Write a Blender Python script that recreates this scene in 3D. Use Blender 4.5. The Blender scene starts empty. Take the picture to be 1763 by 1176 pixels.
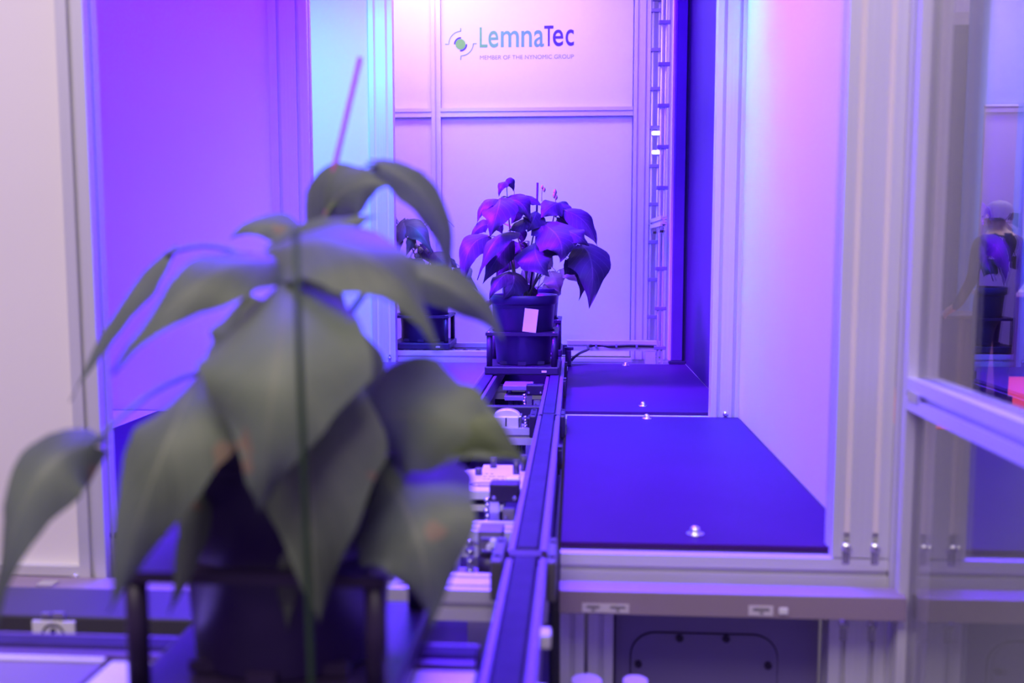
import bpy, bmesh, math, random
from mathutils import Vector, Matrix, Quaternion
random.seed(7)
sin, cos, PI = math.sin, math.cos, math.pi
SC = bpy.context.scene
COL = SC.collection

# ------------------------------------------------------------------ camera, world, lights, exposure
F = 1665.0                                   # focal length for a 1763 px wide frame
TH = math.radians(5.5913); PS = math.radians(3.7278)
cd = bpy.data.cameras.new('camera'); cam = bpy.data.objects.new('camera', cd); COL.objects.link(cam)
cd.sensor_width = 36.0; cd.lens = F / 1763 * 36.0
cam.location = (0, 0, 0); cam.rotation_euler = (PI / 2 - TH, 0, PS)
cd.clip_start = 0.02; cd.clip_end = 60
cd.dof.use_dof = True; cd.dof.focus_distance = 3.0; cd.dof.aperture_fstop = 3.3
SC.camera = cam
SC.view_settings.view_transform = 'Standard'; SC.view_settings.look = 'None'
SC.view_settings.exposure = 0.0; SC.view_settings.gamma = 1.0; SC.view_settings.use_curve_mapping = False

w = bpy.data.worlds.new('hall_light'); SC.world = w; w.use_nodes = True
w.node_tree.nodes['Background'].inputs[0].default_value = (0.56, 0.36, 1.0, 1)
w.node_tree.nodes['Background'].inputs[1].default_value = 0.50

def area(name, loc, target, sx, sy, col, power, spread=180):
    l = bpy.data.lights.new(name, 'AREA'); l.shape = 'RECTANGLE'; l.size = sx; l.size_y = sy
    l.color = col; l.energy = power; l.spread = math.radians(spread)
    o = bpy.data.objects.new(name, l); COL.objects.link(o); o.location = loc
    d = Vector(target) - Vector(loc); o.rotation_euler = d.to_track_quat('-Z', 'Y').to_euler()
    return o

# hall ceiling lamps
area('hall_lamp', (-0.6, -0.6, 2.1), (-0.35, 0.9, -0.3), 2.6, 1.2, (1.0, 0.8889, 0.75), 72)
area('hall_lamp_far', (4.5, 8.5, 2.4), (4.5, 9.5, -1.3), 5, 4, (1.0, 0.8704, 0.9815), 270)
# bay 1: blue-violet growing light, and the white-violet strip over the right wall
area('bay_one_blue_lamp', (-0.45, 1.95, 1.18), (-0.35, 1.95, -0.4), 1.5, 0.8, (0.0537, 0.0005, 1.0), 108)
area('bay_one_wall_strip', (-0.12, 1.90, 1.12), (0.40, 1.90, -0.45), 0.06, 0.9, (0.1423, 0.0538, 1.0), 26, 110)
area('bay_one_cyan_strip', (0.18, 2.33, 1.15), (0.40, 2.32, -0.1), 0.25, 0.06, (0.0, 0.75, 1.0), 2.0, 50)
# bay 2: cyan wash on the left partition, violet over the right half
area('bay_two_cyan_lamp', (-0.95, 2.72, 0.9), (-0.9, 3.48, 0.1), 0.7, 0.3, (0.0, 0.6333, 1.0), 6, 120)
area('bay_two_violet_lamp', (-0.42, 2.85, 1.18), (-0.2, 2.98, -0.4), 0.3, 0.4, (0.0833, 0.0003, 1.0), 78)
area('bay_two_magenta_lamp', (-0.80, 2.62, 0.72), (-0.12, 2.95, -0.05), 0.2, 0.2, (0.1909, 0.0009, 1.0), 22, 60)
# bay 3: white-violet light from the upper left
area('bay_three_lamp', (-0.42, 3.66, 1.20), (-0.35, 4.1, -0.3), 1.1, 0.2, (0.7048, 0.4286, 1.0), 10.5)
area('bay_three_lamp_white', (-0.62, 3.85, 1.20), (-0.62, 4.1, 0.7), 0.4, 0.2, (0.1667, 0.4167, 1.0), 1.2)

# ------------------------------------------------------------------ helpers
FW = Vector((-sin(PS) * cos(TH), cos(PS) * cos(TH), -sin(TH)))
RT = Vector((cos(PS), sin(PS), 0)); UP = Vector((-sin(PS) * sin(TH), cos(PS) * sin(TH), cos(TH)))
def at(px, py, Y):
    """a point of the photograph carried out to the depth plane y = Y"""
    d = FW * F + RT * (px - 881.5) + UP * (588 - py)
    return d * (Y / d.y)

class MB:
    def __init__(self): self.v = []; self.f = []; self.sm = []
    def add(self, vs, fs, smooth=False):
        n = len(self.v); self.v += [tuple(p) for p in vs]
        for f in fs: self.f.append(tuple(i + n for i in f)); self.sm.append(smooth)
        return self
    def box(self, x0, x1, y0, y1, z0, z1, b=0.0):
        if b <= 0:
            vs = [(x, y, z) for z in (z0, z1) for y in (y0, y1) for x in (x0, x1)]
            return self.add(vs, [(0, 2, 3, 1), (4, 5, 7, 6), (0, 1, 5, 4), (2, 6, 7, 3), (0, 4, 6, 2), (1, 3, 7, 5)])
        bm = bmesh.new(); bmesh.ops.create_cube(bm, size=1)
        for v in bm.verts: v.co = ((x0 + x1) / 2 + v.co.x * (x1 - x0), (y0 + y1) / 2 + v.co.y * (y1 - y0), (z0 + z1) / 2 + v.co.z * (z1 - z0))
        bmesh.ops.bevel(bm, geom=bm.edges[:], offset=b, segments=2, affect='EDGES', profile=0.5)
        bm.verts.index_update()
        self.add([v.co for v in bm.verts], [[v.index for v in f.verts] for f in bm.faces]); bm.free(); return self
    def prism(self, poly, axis, lo, hi, smooth=False):
        """poly in the two other axes (x: (y,z); y: (x,z); z: (x,y)), pushed along axis"""
        def P(a, b, t): return {'x': (t, a, b), 'y': (a, t, b), 'z': (a, b, t)}[axis]
        n = len(poly)
        vs = [P(a, b, lo) for a, b in poly] + [P(a, b, hi) for a, b in poly]
        fs = [(i, (i + 1) % n, n + (i + 1) % n, n + i) for i in range(n)]
        self.add(vs, fs, smooth); self.add(vs, [tuple(range(n))[::-1], tuple(range(n, 2 * n))]); return self
    def ext(self, axis, a0, a1, b0, b1, lo, hi, pitch=0.04, sw=0.008, sd=0.007):
        """slotted aluminium profile"""
        def side(p, q, inward):
            L = (Vector(q) - Vector(p)).length; d = (Vector(q) - Vector(p)) / L; n = max(1, round(L / pitch)); out = [p]
            for i in range(n):
                c = L * (i + 0.5) / n
                for off, dep in ((-sw / 2, 0), (-sw / 2, sd * .35), (-sw * .8, sd * .35), (-sw * .8, sd), (sw * .8, sd), (sw * .8, sd * .35), (sw / 2, sd * .35), (sw / 2, 0)):
                    out.append(tuple(Vector(p) + d * (c + off) + Vector(inward) * dep))
            return out
        poly = side((a0, b0), (a1, b0), (0, 1)) + side((a1, b0), (a1, b1), (-1, 0)) + side((a1, b1), (a0, b1), (0, -1)) + side((a0, b1), (a0, b0), (1, 0))
        return self.prism(poly, axis, lo, hi)
    def cyl(self, p, q, r, r2=None, seg=16, cap=True):
        p, q = Vector(p), Vector(q); r2 = r if r2 is None else r2
        d = (q - p).normalized(); a = d.orthogonal().normalized(); b = d.cross(a)
        vs = [p + (a * cos(2 * PI * i / seg) + b * sin(2 * PI * i / seg)) * r for i in range(seg)]
        vs += [q + (a * cos(2 * PI * i / seg) + b * sin(2 * PI * i / seg)) * r2 for i in range(seg)]
        self.add(vs, [(i, (i + 1) % seg, seg + (i + 1) % seg, seg + i) for i in range(seg)], True)
        if cap: self.add(vs, [tuple(range(seg))[::-1], tuple(range(seg, 2 * seg))])
        return self
    def tube(self, pts, r, r2=None, seg=8):
        pts = [Vector(p) for p in pts]; r2 = r if r2 is None else r2; n = len(pts); vs = []; a = None
        for i, p in enumerate(pts):
            d = (pts[min(i + 1, n - 1)] - pts[max(i - 1, 0)]).normalized()
            a = d.orthogonal() if a is None else a - d * a.dot(d)
            a = a.normalized(); b = d.cross(a); rr = r + (r2 - r) * i / (n - 1)
            vs += [p + (a * cos(2 * PI * k / seg) + b * sin(2 * PI * k / seg)) * rr for k in range(seg)]
        fs = [(i * seg + k, i * seg + (k + 1) % seg, (i + 1) * seg + (k + 1) % seg, (i + 1) * seg + k) for i in range(n - 1) for k in range(seg)]
        self.add(vs, fs, True); self.add(vs, [tuple(range(seg))[::-1], tuple(range((n - 1) * seg, n * seg))]); return self
    def lathe(self, prof, c=(0, 0, 0), seg=40, smooth=True):
        n = len(prof); vs = [(c[0] + r * cos(2 * PI * k / seg), c[1] + r * sin(2 * PI * k / seg), c[2] + z) for r, z in prof for k in range(seg)]
        return self.add(vs, [(i * seg + k, i * seg + (k + 1) % seg, (i + 1) * seg + (k + 1) % seg, (i + 1) * seg + k) for i in range(n - 1) for k in range(seg)], smooth)
    def build(self, name, mat, parent=None, uv=None):
        me = bpy.data.meshes.new(name)
        off = parent_loc(parent)
        me.from_pydata([(Vector(p) - off) for p in self.v], [], self.f)
        me.polygons.foreach_set('use_smooth', self.sm)
        me.materials.append(mat)
        bm = bmesh.new(); bm.from_mesh(me)
        bmesh.ops.remove_doubles(bm, verts=bm.verts, dist=1e-6)
        bmesh.ops.recalc_face_normals(bm, faces=bm.faces); bm.to_mesh(me); bm.free()
        o = bpy.data.objects.new(name, me); COL.objects.link(o)
        if parent: o.parent = parent
        return o
def parent_loc(p):
    t = Vector((0, 0, 0))
    while p is not None: t += Vector(p.location); p = p.parent
    return t
def tag(o, label, cat, group=None, kind=None):
    o['label'] = label; o['category'] = cat
    if group: o['group'] = group
    if kind: o['kind'] = kind
    return o
def thing(name, loc, label, cat, group=None):
    o = bpy.data.objects.new(name, None); COL.objects.link(o); o.location = loc; o.empty_display_size = .05
    return tag(o, label, cat, group)
KIDS = {}
def copy_tree(o, parent=None):
    c = o.copy(); COL.objects.link(c); c.parent = parent
    for ch in list(o.children): copy_tree(ch, c)
    return c

# ------------------------------------------------------------------ materials
def mat(name, col, rough=0.5, metal=0.0, var=0.06, scale=12.0, spec=0.5, bump=0.0, stretch=None, trans=0.0, coat=0.0):
    m = bpy.data.materials.new(name); m.use_nodes = True; nt = m.node_tree; b = nt.nodes['Principled BSDF']
    b.inputs['Roughness'].default_value = rough; b.inputs['Metallic'].default_value = metal
    b.inputs['Specular IOR Level'].default_value = spec; b.inputs['Coat Weight'].default_value = coat
    tc = nt.nodes.new('ShaderNodeTexCoord'); mp = nt.nodes.new('ShaderNodeMapping'); nz = nt.nodes.new('ShaderNodeTexNoise')
    nt.links.new(tc.outputs['Object'], mp.inputs[0]); nt.links.new(mp.outputs[0], nz.inputs['Vector'])
    mp.inputs['Scale'].default_value = stretch or (1, 1, 1); nz.inputs['Scale'].default_value = scale; nz.inputs['Detail'].default_value = 4
    cr = nt.nodes.new('ShaderNodeValToRGB'); e = cr.color_ramp.elements
    e[0].position = .3; e[1].position = .7
    e[0].color = (*[max(0, c * (1 - var)) for c in col], 1); e[1].color = (*[min(1, c * (1 + var)) for c in col], 1)
    nt.links.new(nz.outputs['Fac'], cr.inputs[0]); nt.links.new(cr.outputs[0], b.inputs['Base Color'])
    if bump:
        bp = nt.nodes.new('ShaderNodeBump'); bp.inputs['Strength'].default_value = bump; bp.inputs['Distance'].default_value = .002
        nt.links.new(nz.outputs['Fac'], bp.inputs['Height']); nt.links.new(bp.outputs[0], b.inputs['Normal'])
    return m
def leaf_mat(name, col, vein, spot=None, rough=.42, tr=.22):
    m = mat(name, col, rough, 0, .30, 9, .5); nt = m.node_tree; b = nt.nodes['Principled BSDF']
    uv = nt.nodes.new('ShaderNodeUVMap'); sp = nt.nodes.new('ShaderNodeSeparateXYZ'); nt.links.new(uv.outputs[0], sp.inputs[0])
    def M(op, a, c=None, d=None):
        n = nt.nodes.new('ShaderNodeMath'); n.operation = op
        for i, v in enumerate((a, c, d)):
            if v is None: continue
            if isinstance(v, (int, float)): n.inputs[i].default_value = v
            else: nt.links.new(v, n.inputs[i])
        return n.outputs[0]
    s = M('ABSOLUTE', M('MULTIPLY_ADD', sp.outputs[0], 2.0, -1.0))
    mid = M('LESS_THAN', s, .035)
    fr = M('FRACT', M('SUBTRACT', M('MULTIPLY', sp.outputs[1], 7.0), M('MULTIPLY', s, 2.2)))
    sec = M('LESS_THAN', M('ABSOLUTE', M('SUBTRACT', fr, .5)), .05)
    fac = M('MINIMUM', M('ADD', M('MULTIPLY', mid, .8), M('MULTIPLY', sec, .38)), 1.0)
    mx = nt.nodes.new('ShaderNodeMix'); mx.data_type = 'RGBA'
    src = b.inputs['Base Color'].links[0].from_socket
    nt.links.new(fac, mx.inputs[0]); nt.links.new(src, mx.inputs[6]); mx.inputs[7].default_value = (*vein, 1)
    col_out = mx.outputs[2]
    if spot:
        nz = nt.nodes.new('ShaderNodeTexNoise'); nz.inputs['Scale'].default_value = 22; tc = nt.nodes.new('ShaderNodeTexCoord'); nt.links.new(tc.outputs['Object'], nz.inputs['Vector'])
        th = M('MULTIPLY', M('GREATER_THAN', nz.outputs['Fac'], .69), .8)
        m2 = nt.nodes.new('ShaderNodeMix'); m2.data_type = 'RGBA'; nt.links.new(th, m2.inputs[0]); nt.links.new(col_out, m2.inputs[6]); m2.inputs[7].default_value = (*spot, 1); col_out = m2.outputs[2]
    nt.links.new(col_out, b.inputs['Base Color'])
    bp = nt.nodes.new('ShaderNodeBump'); bp.inputs['Strength'].default_value = .5; bp.inputs['Distance'].default_value = .0015; bp.invert = True
    nt.links.new(fac, bp.inputs['Height']); nt.links.new(bp.outputs[0], b.inputs['Normal'])
    t = nt.nodes.new('ShaderNodeBsdfTranslucent'); ms = nt.nodes.new('ShaderNodeMixShader'); ms.inputs[0].default_value = tr
    nt.links.new(col_out, t.inputs[0]); out = nt.nodes['Material Output']
    nt.links.new(b.outputs[0], ms.inputs[1]); nt.links.new(t.outputs[0], ms.inputs[2]); nt.links.new(ms.outputs[0], out.inputs[0])
    return m

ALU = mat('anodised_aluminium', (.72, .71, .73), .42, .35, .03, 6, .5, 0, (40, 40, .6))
ALUX = mat('anodised_aluminium_horizontal', (.72, .71, .73), .42, .35, .03, 6, .5, 0, (.6, 40, 40))
BEIGE = mat('beige_slot_cover', (.78, .70, .66), .5, 0, .03, 8)
STEEL = mat('machined_steel', (.75, .74, .76), .25, .9, .05, 30)
DUCT = mat('grey_duct_metal', (.36, .28, .33), .45, .25, .04, 8)
WHITE = mat('white_laminate', (.82, .81, .81), .45, 0, .02, 3)
CREAM = mat('cream_laminate', (.84, .79, .77), .5, 0, .02, 3)
BENCH = mat('blue_lit_bench_board', (.05, .013, .085), .5, 0, .06, 5, .05)  # blue-violet lamp light put into the colour of a black board
DARKP = mat('blue_lit_wall_board', (.05, .02, .095), .4, 0, .1, 3, .05)  # black board as well, tinted with the blue light of its bay
PLAST = mat('black_pot_plastic', (.035, .018, .085), .33, 0, .1, 20, .45)  # violet veil of glass haze added to the black plastic
BLACK = mat('black_metal', (.028, .016, .050), .4, 0, .1, 20, .4)  # black lifted towards violet, the same haze put into the colour
RUBBER = mat('blue_black_belt', (.045, .03, .08), .55, 0, .12, 30, .08)
CARD = mat('white_card', (.82, .82, .80), .6, 0, .02, 10)
INK = mat('black_print', (.02, .02, .02), .6)
GREYINK = mat('grey_print', (.22, .20, .22), .6)
SOIL = mat('potting_soil', (.03, .02, .014), .95, 0, .5, 60, .2, 1.0)
MACH = mat('white_machine_plate', (.80, .78, .78), .4, .1, .04, 25)
GREYP = mat('grey_cover_paint', (.24, .20, .36), .5, .1, .04, 6)
GREYP2 = mat('grey_hatch_paint', (.22, .185, .34), .5, .1, .04, 6)
CABLE = mat('black_cable_sheath', (.014, .014, .016), .45)
LINEG = mat('dark_green_reflection', (.018, .045, .012), .5, 0, .3, 40)  # colour of a dark line reflected in glass, not of a real stake
STAKEV = mat('violet_plastic_stake', (.38, .03, .28), .5)
LEAF_N = leaf_mat('bean_leaf_near', (.135, .172, .105), (.19, .22, .13), (.24, .16, .09), .5)  # glare haze over the near plant mixed into the leaf colour
LEAF_F = leaf_mat('bean_leaf_far_blue_lit', (.045, .028, .072), (.10, .07, .12), None, .48, .2)  # green leaf painted with the blue lamp light that falls on it
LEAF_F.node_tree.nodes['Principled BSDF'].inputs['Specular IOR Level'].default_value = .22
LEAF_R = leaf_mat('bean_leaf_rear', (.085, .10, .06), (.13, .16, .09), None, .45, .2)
STEM = mat('green_stem', (.12, .16, .06), .5, 0, .2, 30)
BUD = mat('pale_bud', (.30, .32, .16), .5, 0, .2, 30)
FLOORM = mat('dark_hall_floor', (.05, .045, .055), .35, 0, .1, 2)
REDC = mat('red_carpet', (.75, .05, .06), .9, 0, .1, 60)
CLOTH = mat('dark_wool_cloth', (.012, .012, .02), .9, 0, .2, 60)
SKIN = mat('skin', (.50, .32, .25), .5, 0, .05, 20)
HAIRM = mat('dark_hair', (.10, .08, .09), .6, 0, .3, 80)
HALLW = mat('pale_hall_wall', (.66, .62, .66), .7, 0, .03, 2)
PURP = mat('violet_grey_banner', (.24, .18, .33), .6, 0, .05, 2)
GOLD = mat('amber_snack', (.80, .52, .14), .4, 0, .3, 50)
REFLW = bpy.data.materials.new('glowing_reflection'); REFLW.use_nodes = True  # emission imitates lamp reflections in glass
REFLW.node_tree.nodes['Principled BSDF'].inputs['Emission Color'].default_value = (1, .95, 1, 1)
REFLW.node_tree.nodes['Principled BSDF'].inputs['Emission Strength'].default_value = 3.0
GLASS = bpy.data.materials.new('clear_door_glass'); GLASS.use_nodes = True
nt = GLASS.node_tree; nt.nodes.remove(nt.nodes['Principled BSDF'])
tb = nt.nodes.new('ShaderNodeBsdfTransparent'); tb.inputs[0].default_value = (.93, .94, .96, 1)
gb = nt.nodes.new('ShaderNodeBsdfGlossy'); gb.inputs['Roughness'].default_value = .004
lw = nt.nodes.new('ShaderNodeLayerWeight'); lw.inputs[0].default_value = .5; mx = nt.nodes.new('ShaderNodeMixShader')
pw = nt.nodes.new('ShaderNodeMath'); pw.operation = 'POWER'; pw.inputs[1].default_value = 3.2; nt.links.new(lw.outputs['Facing'], pw.inputs[0])
fr = nt.nodes.new('ShaderNodeMath'); fr.operation = 'MULTIPLY_ADD'; fr.inputs[1].default_value = .95; fr.inputs[2].default_value = .04; nt.links.new(pw.outputs[0], fr.inputs[0])
nt.links.new(fr.outputs[0], mx.inputs[0]); nt.links.new(tb.outputs[0], mx.inputs[1]); nt.links.new(gb.outputs[0], mx.inputs[2])
nt.links.new(mx.outputs[0], nt.nodes['Material Output'].inputs[0])

FL = -1.30                                    # hall floor below the eye
S0, S1, S2 = 1.33, 2.395, 3.48                # front faces of the three frames
BZ = -0.42                                    # bench level
TOP = 1.25

# ------------------------------------------------------------------ setting
def struct(name, mb, m, parent=None):
    o = mb.build(name, m, parent)
    if parent is None: o['kind'] = 'structure'
    return o
o = struct('floor', MB().box(-4, 9, -3, 15, FL - .05, FL), FLOORM); o['label'] = 'dark smooth hall floor'
o = struct('wall_far', MB().box(-4, 9, 14.0, 14.1, FL, 3.2), HALLW); o['label'] = 'pale far wall of the hall behind the glass door'
for i in range(6):
    x0 = 3.2 + i * .95
    MB().box(x0, x0 + .92, 13.96, 14.0, FL, 1.25).build('panel', HALLW, o)
    MB().box(x0, x0 + .92, 13.96, 14.0, 1.28, 2.5).build('panel', HALLW, o)
    
# bay 3 back wall and its bars
wb = struct('wall_back', MB().box(-1.45, .50, 4.12, 4.16, -.465, TOP), WHITE); wb['label'] = 'white back wall carrying the lettering'
PX = [(-1.45, -.6035), (-.5655, .2334)]
for (x0, x1) in PX:
    MB().box(x0, x1, 4.105, 4.12, .575, TOP, .002).build('panel', WHITE, wb)
    MB().box(x0, x1, 4.105, 4.12, -.463, .540, .002).build('panel', WHITE, wb)
MB().ext('z', -.604, -.565, 4.088, 4.12, -.465, TOP).build('upright_bar', ALU, wb)
MB().ext('x', 4.085, 4.12, .540, .576, -1.45, -.604).build('cross_bar', ALUX, wb)
MB().ext('x', 4.085, 4.12, .540, .576, -.565, .2334).build('cross_bar', ALUX, wb)
# lettering on the back wall
YW = 4.1045
def lx(cx): return at(740 + cx / 6.296, 60, YW).x
def lz(cy): return at(880, 20 + cy / 6.296, YW).z + 0.0
def fit_text(s, x0, x1, z0, z1, name, m, bold=0.0):
    cu = bpy.data.curves.new(name, 'FONT'); cu.body = s; cu.extrude = .0; cu.offset = bold
    t = bpy.data.objects.new(name, cu); COL.objects.link(t)
    dg = bpy.context.evaluated_depsgraph_get(); me = bpy.data.meshes.new_from_object(t.evaluated_get(dg))
    bpy.data.objects.remove(t)
    xs = [v.co.x for v in me.vertices]; ys = [v.co.y for v in me.vertices]
    ax, bx, ay, by = min(xs), max(xs), min(ys), max(ys); off = parent_loc(wb)
    for v in me.vertices:
        v.co = Vector((x0 + (v.co.x - ax) / (bx - ax) * (x1 - x0), YW - .0006, z0 + (v.co.y - ay) / (by - ay) * (z1 - z0))) - off
    me.materials.clear(); me.materials.append(m)
    o = bpy.data.objects.new(name, me); COL.objects.link(o); o.parent = wb
    return o
LET = [('L', 540, 625, 385, 165, (.15, .55, .07)), ('e', 635, 742, 388, 205, (.15, .50, .11)), ('m', 770, 965, 385, 208, (.14, .46, .16)),
       ('n', 992, 1106, 385, 208, (.13, .42, .21)), ('a', 1130, 1237, 388, 205, (.13, .40, .26)),
       ('T', 1240, 1340, 380, 158, (.06, .02, .40)), ('e', 1334, 1446, 382, 203, (.06, .02, .40)), ('c', 1472, 1562, 380, 203, (.06, .02, .40))]
for ch, a, b, z0, z1, c in LET:
    fit_text(ch, lx(a), lx(b), lz(z0), lz(z1), 'letter', mat('letter_ink', c, .6), .008)
fit_text('MEMBER OF THE NYNOMIC GROUP', lx(543), lx(1562), lz(517), lz(472), 'lettering', mat('pale_lettering_ink', (.34, .34, .16), .6))
def ribbon(pts, wd, name, m):
    pts = [Vector((lx(a), 0, lz(b))) for a, b in pts]; vs = []; n = len(pts)
    for i, p in enumerate(pts):
        d = (pts[min(i + 1, n - 1)] - pts[max(i - 1, 0)]).normalized(); s = Vector((-d.z, 0, d.x)) * wd / 2
        vs += [(p + s).to_tuple(), (p - s).to_tuple()]
    vs = [(x, YW - .0006, z) for x, y, z in vs]
    MB().add(vs, [(2 * i, 2 * i + 1, 2 * i + 3, 2 * i + 2) for i in range(n - 1)]).build(name, m, wb)
def arc(cx, cy, rx, ry, a0, a1, n=16): return [(cx + rx * cos(math.radians(a0 + (a1 - a0) * i / n)), cy + ry * sin(math.radians(a0 + (a1 - a0) * i / n))) for i in range(n + 1)]
LBL = mat('pale_blue_ink', (.22, .42, .40), .6); DBL = mat('dark_blue_ink', (.08, .07, .18), .6); GRN = mat('green_ink', (.20, .58, .03), .6)
ribbon([(335, 170), (335, 204)] + arc(338, 345, 132, 140, 270, 180) + [(165, 345)], .0042, 'emblem_arc', LBL)
ribbon([(508, 342), (472, 342)] + arc(338, 342, 132, 130, 0, 90) + [(333, 518)], .0042, 'emblem_arc', LBL)
ribbon(arc(333, 347, 64, 70, 180, 275), .0062, 'emblem_crescent', DBL)
ribbon(arc(333, 347, 64, 70, 0, 95), .0062, 'emblem_crescent', DBL)
c = arc(333, 347, 55, 58, 0, 360, 36)[:-1]
MB().add([(lx(a), YW - .001, lz(b)) for a, b in c], [tuple(range(36))]).build('emblem_disc', GRN, wb)

o = struct('ceiling', MB().box(-1.45, .50, S0, 4.16, TOP, TOP + .03), WHITE); o['label'] = 'white roof over the light bays'
o = struct('wall_left', MB().box(-1.45, -1.42, S0 + .04, 4.12, FL, TOP), WHITE); o['label'] = 'white left end wall of the light bays'
o = struct('wall_right', MB().box(.455, .485, 3.54, 4.12, FL, TOP), WHITE); o['label'] = 'white right wall of the rear bay'

# ------------------------------------------------------------------ frames: posts
def post(x0, x1, y0, y1, z0, z1, label, bolts=(), bz=None, m=None, pitch=.04):
    t = thing('aluminium_post', ((x0 + x1) / 2, (y0 + y1) / 2, z0), label, 'post')
    MB().ext('z', x0, x1, y0, y1, z0, z1, pitch).build('profile', m or ALU, t)
    if bolts and z1 > 0 and len(bolts) > 1:
        for bx in bolts: MB().box(bx - .0045, bx + .0045, y0 + .001, y0 + .006, z0 + .035, z1).build('slot_cover', BEIGE, t)
    for bx in bolts:
        for z in (bz if isinstance(bz, (list, tuple)) else [bz]):
            b = MB(); b.cyl((bx, y0 + .007, z), (bx, y0 - .004, z), .0072, .0066); b.cyl((bx, y0 - .004, z), (bx, y0 - .0075, z), .0066, .0035)
            b.box(bx - .005, bx + .005, y0 - .001, y0 + .006, z - .024, z - .007); b.build('bolt', STEEL, t)
    return t
post(.357, .434, S0, S0 + .04, BZ - .008, TOP, 'wide slotted silver post beside the glass door hinge, above the cable duct', (.376, .415), -.413)
post(.357, .434, S0, S0 + .04, FL, -.51, 'wide slotted silver post under the bench at right of the grey hatch', (.376, .415), -.522)
post(-.018, .016, S0, S0 + .04, FL, -.51, 'slim slotted silver post under the bench, nearest to the conveyor')
post(.022, .058, S0 + .02, S0 + .06, FL, -.51, 'slim slotted silver post under the bench, between its twin and the grey hatch')
post(-.757, -.661, S1, S1 + .04, BZ - .008, TOP, 'wide violet-lit post at right edge of the purple panel', (), None)
post(.337, .410, S1, S1 + .04, BZ - .008, TOP, 'wide pink-lit slotted post between the black wall and the white wall', (.3735,), -.412)
post(-.738, -.653, S2, S2 + .04, BZ - .008, TOP, 'wide cyan-lit post at right edge of the cyan panel', (-.716, -.675), -.405)

# front sills (slotted bars) under the benches
def bar(x0, x1, y0, y1, z0, z1, label, m=None):
    return tag(MB().ext('x', y0, y1, z0, z1, x0, x1).build('aluminium_bar', m or ALUX), label, 'bar')
bar(-.018, .434, S0, S0 + .045, -.51, -.43, 'double slotted silver bar under the front edge of the nearest bench')
bar_r = bar(-.024, .410, S1 + .005, S1 + .07, -.47, -.4285, 'bright slotted bar between the two right-hand benches')
bar_l = bar(-1.42, -.294, S1 + .005, S1 + .07, -.47, -.4285, 'slotted bar between the two left-hand benches')
# supports below benches
MB().box(.36, .40, S1 + .02, S1 + .06, FL, -.47).build('leg', ALU, bar_r)
MB().box(-.75, -.67, S1 + .02, S1 + .06, FL, -.47).build('leg', ALU, bar_l)

# ------------------------------------------------------------------ enclosure panels
def panel(name, mb, m, label): return tag(mb.build(name, m), label, 'panel', kind='thing')
panel('side_panel', MB().box(.405, .415, S0 + .042, S1 - .002, BZ, TOP, .001), WHITE, 'tall white side panel with pink light right of the nearest bench')
t = thing('side_panel', (.41, 2.95, BZ), 'tall black side panel right of the rear bench', 'panel')
MB().box(.398, .412, S1 + .042, S2 + .03, BZ, TOP, .001).build('board', DARKP, t)
t2 = thing('black_post', (.365, S2, BZ), 'dark blue-lit post with bright left edge behind the black wall', 'post')
MB().box(.346, .386, S2, S2 + .035, BZ + .012, TOP, .003).build('body', mat('dark_anodised_blue_lit', (.12, .05, .22), .35, .3, .05, 8), t2)  # lighter blue body colour stands in for light on the front face
MB().box(.336, .346, S2 + .002, S2 + .03, BZ + .012, TOP, .002).build('edge_strip', ALU, t2)
MB().box(.386, .398, S2 + .008, S2 + .03, BZ + .012, TOP).build('seal', BLACK, t2)
MB().box(.338, .398, S2 - .003, S2 + .036, BZ, BZ + .012, .002).build('foot_cap', BLACK, t2)
panel('partition_panel', MB().box(-1.42, -.757, S1 + .014, S1 + .024, BZ, TOP, .001), WHITE, 'large purple-lit white panel behind the foliage, left of the violet post')
t = thing('partition_panel', (-1.1, S2, BZ), 'bright cyan-lit white panel left of the cyan post', 'panel')
MB().box(-1.42, -.738, S2 + .014, S2 + .024, BZ, TOP, .001).build('board', WHITE, t)
MB().ext('x', S2 + .0, S2 + .036, .905, .94, -1.42, -.738).build('cross_bar', ALUX, t)
# cream framed panel, near left
t = thing('framed_panel', (-1.0, S0, -.50), 'cream white panel in a slotted frame at the left edge', 'panel')
MB().box(-1.42, -.715, S0 + .010, S0 + .020, -.467, .95, .001).build('board', CREAM, t)
fr_ = MB(); fr_.ext('z', -.718, -.678, S0 - .004, S0 + .036, -.500, .95); fr_.build('stile', ALU, t)
MB().ext('x', S0 - .004, S0 + .036, -.500, -.464, -1.42, -.718).build('bottom_rail', ALUX, t)
b = MB(); p = at(130, 994, S0 - .004); b.cyl((p.x, S0 + .002, p.z), (p.x, S0 - .010, p.z), .006, .005); b.build('bolt', STEEL, t)
t['label'] = 'cream white panel in a slotted silver frame at the left edge'
MB().box(-.715, -.68, S0 + .0, S0 + .03, FL, -.50).build('leg', ALU, t)
# unseen board added above the opening to keep hall light out
panel('hall_light_blocker', MB().box(-1.42, .50, S0 - .004, S0 + .0, .95, TOP, 0), CREAM, 'unseen cream board added over the front opening to block hall light')

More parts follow.
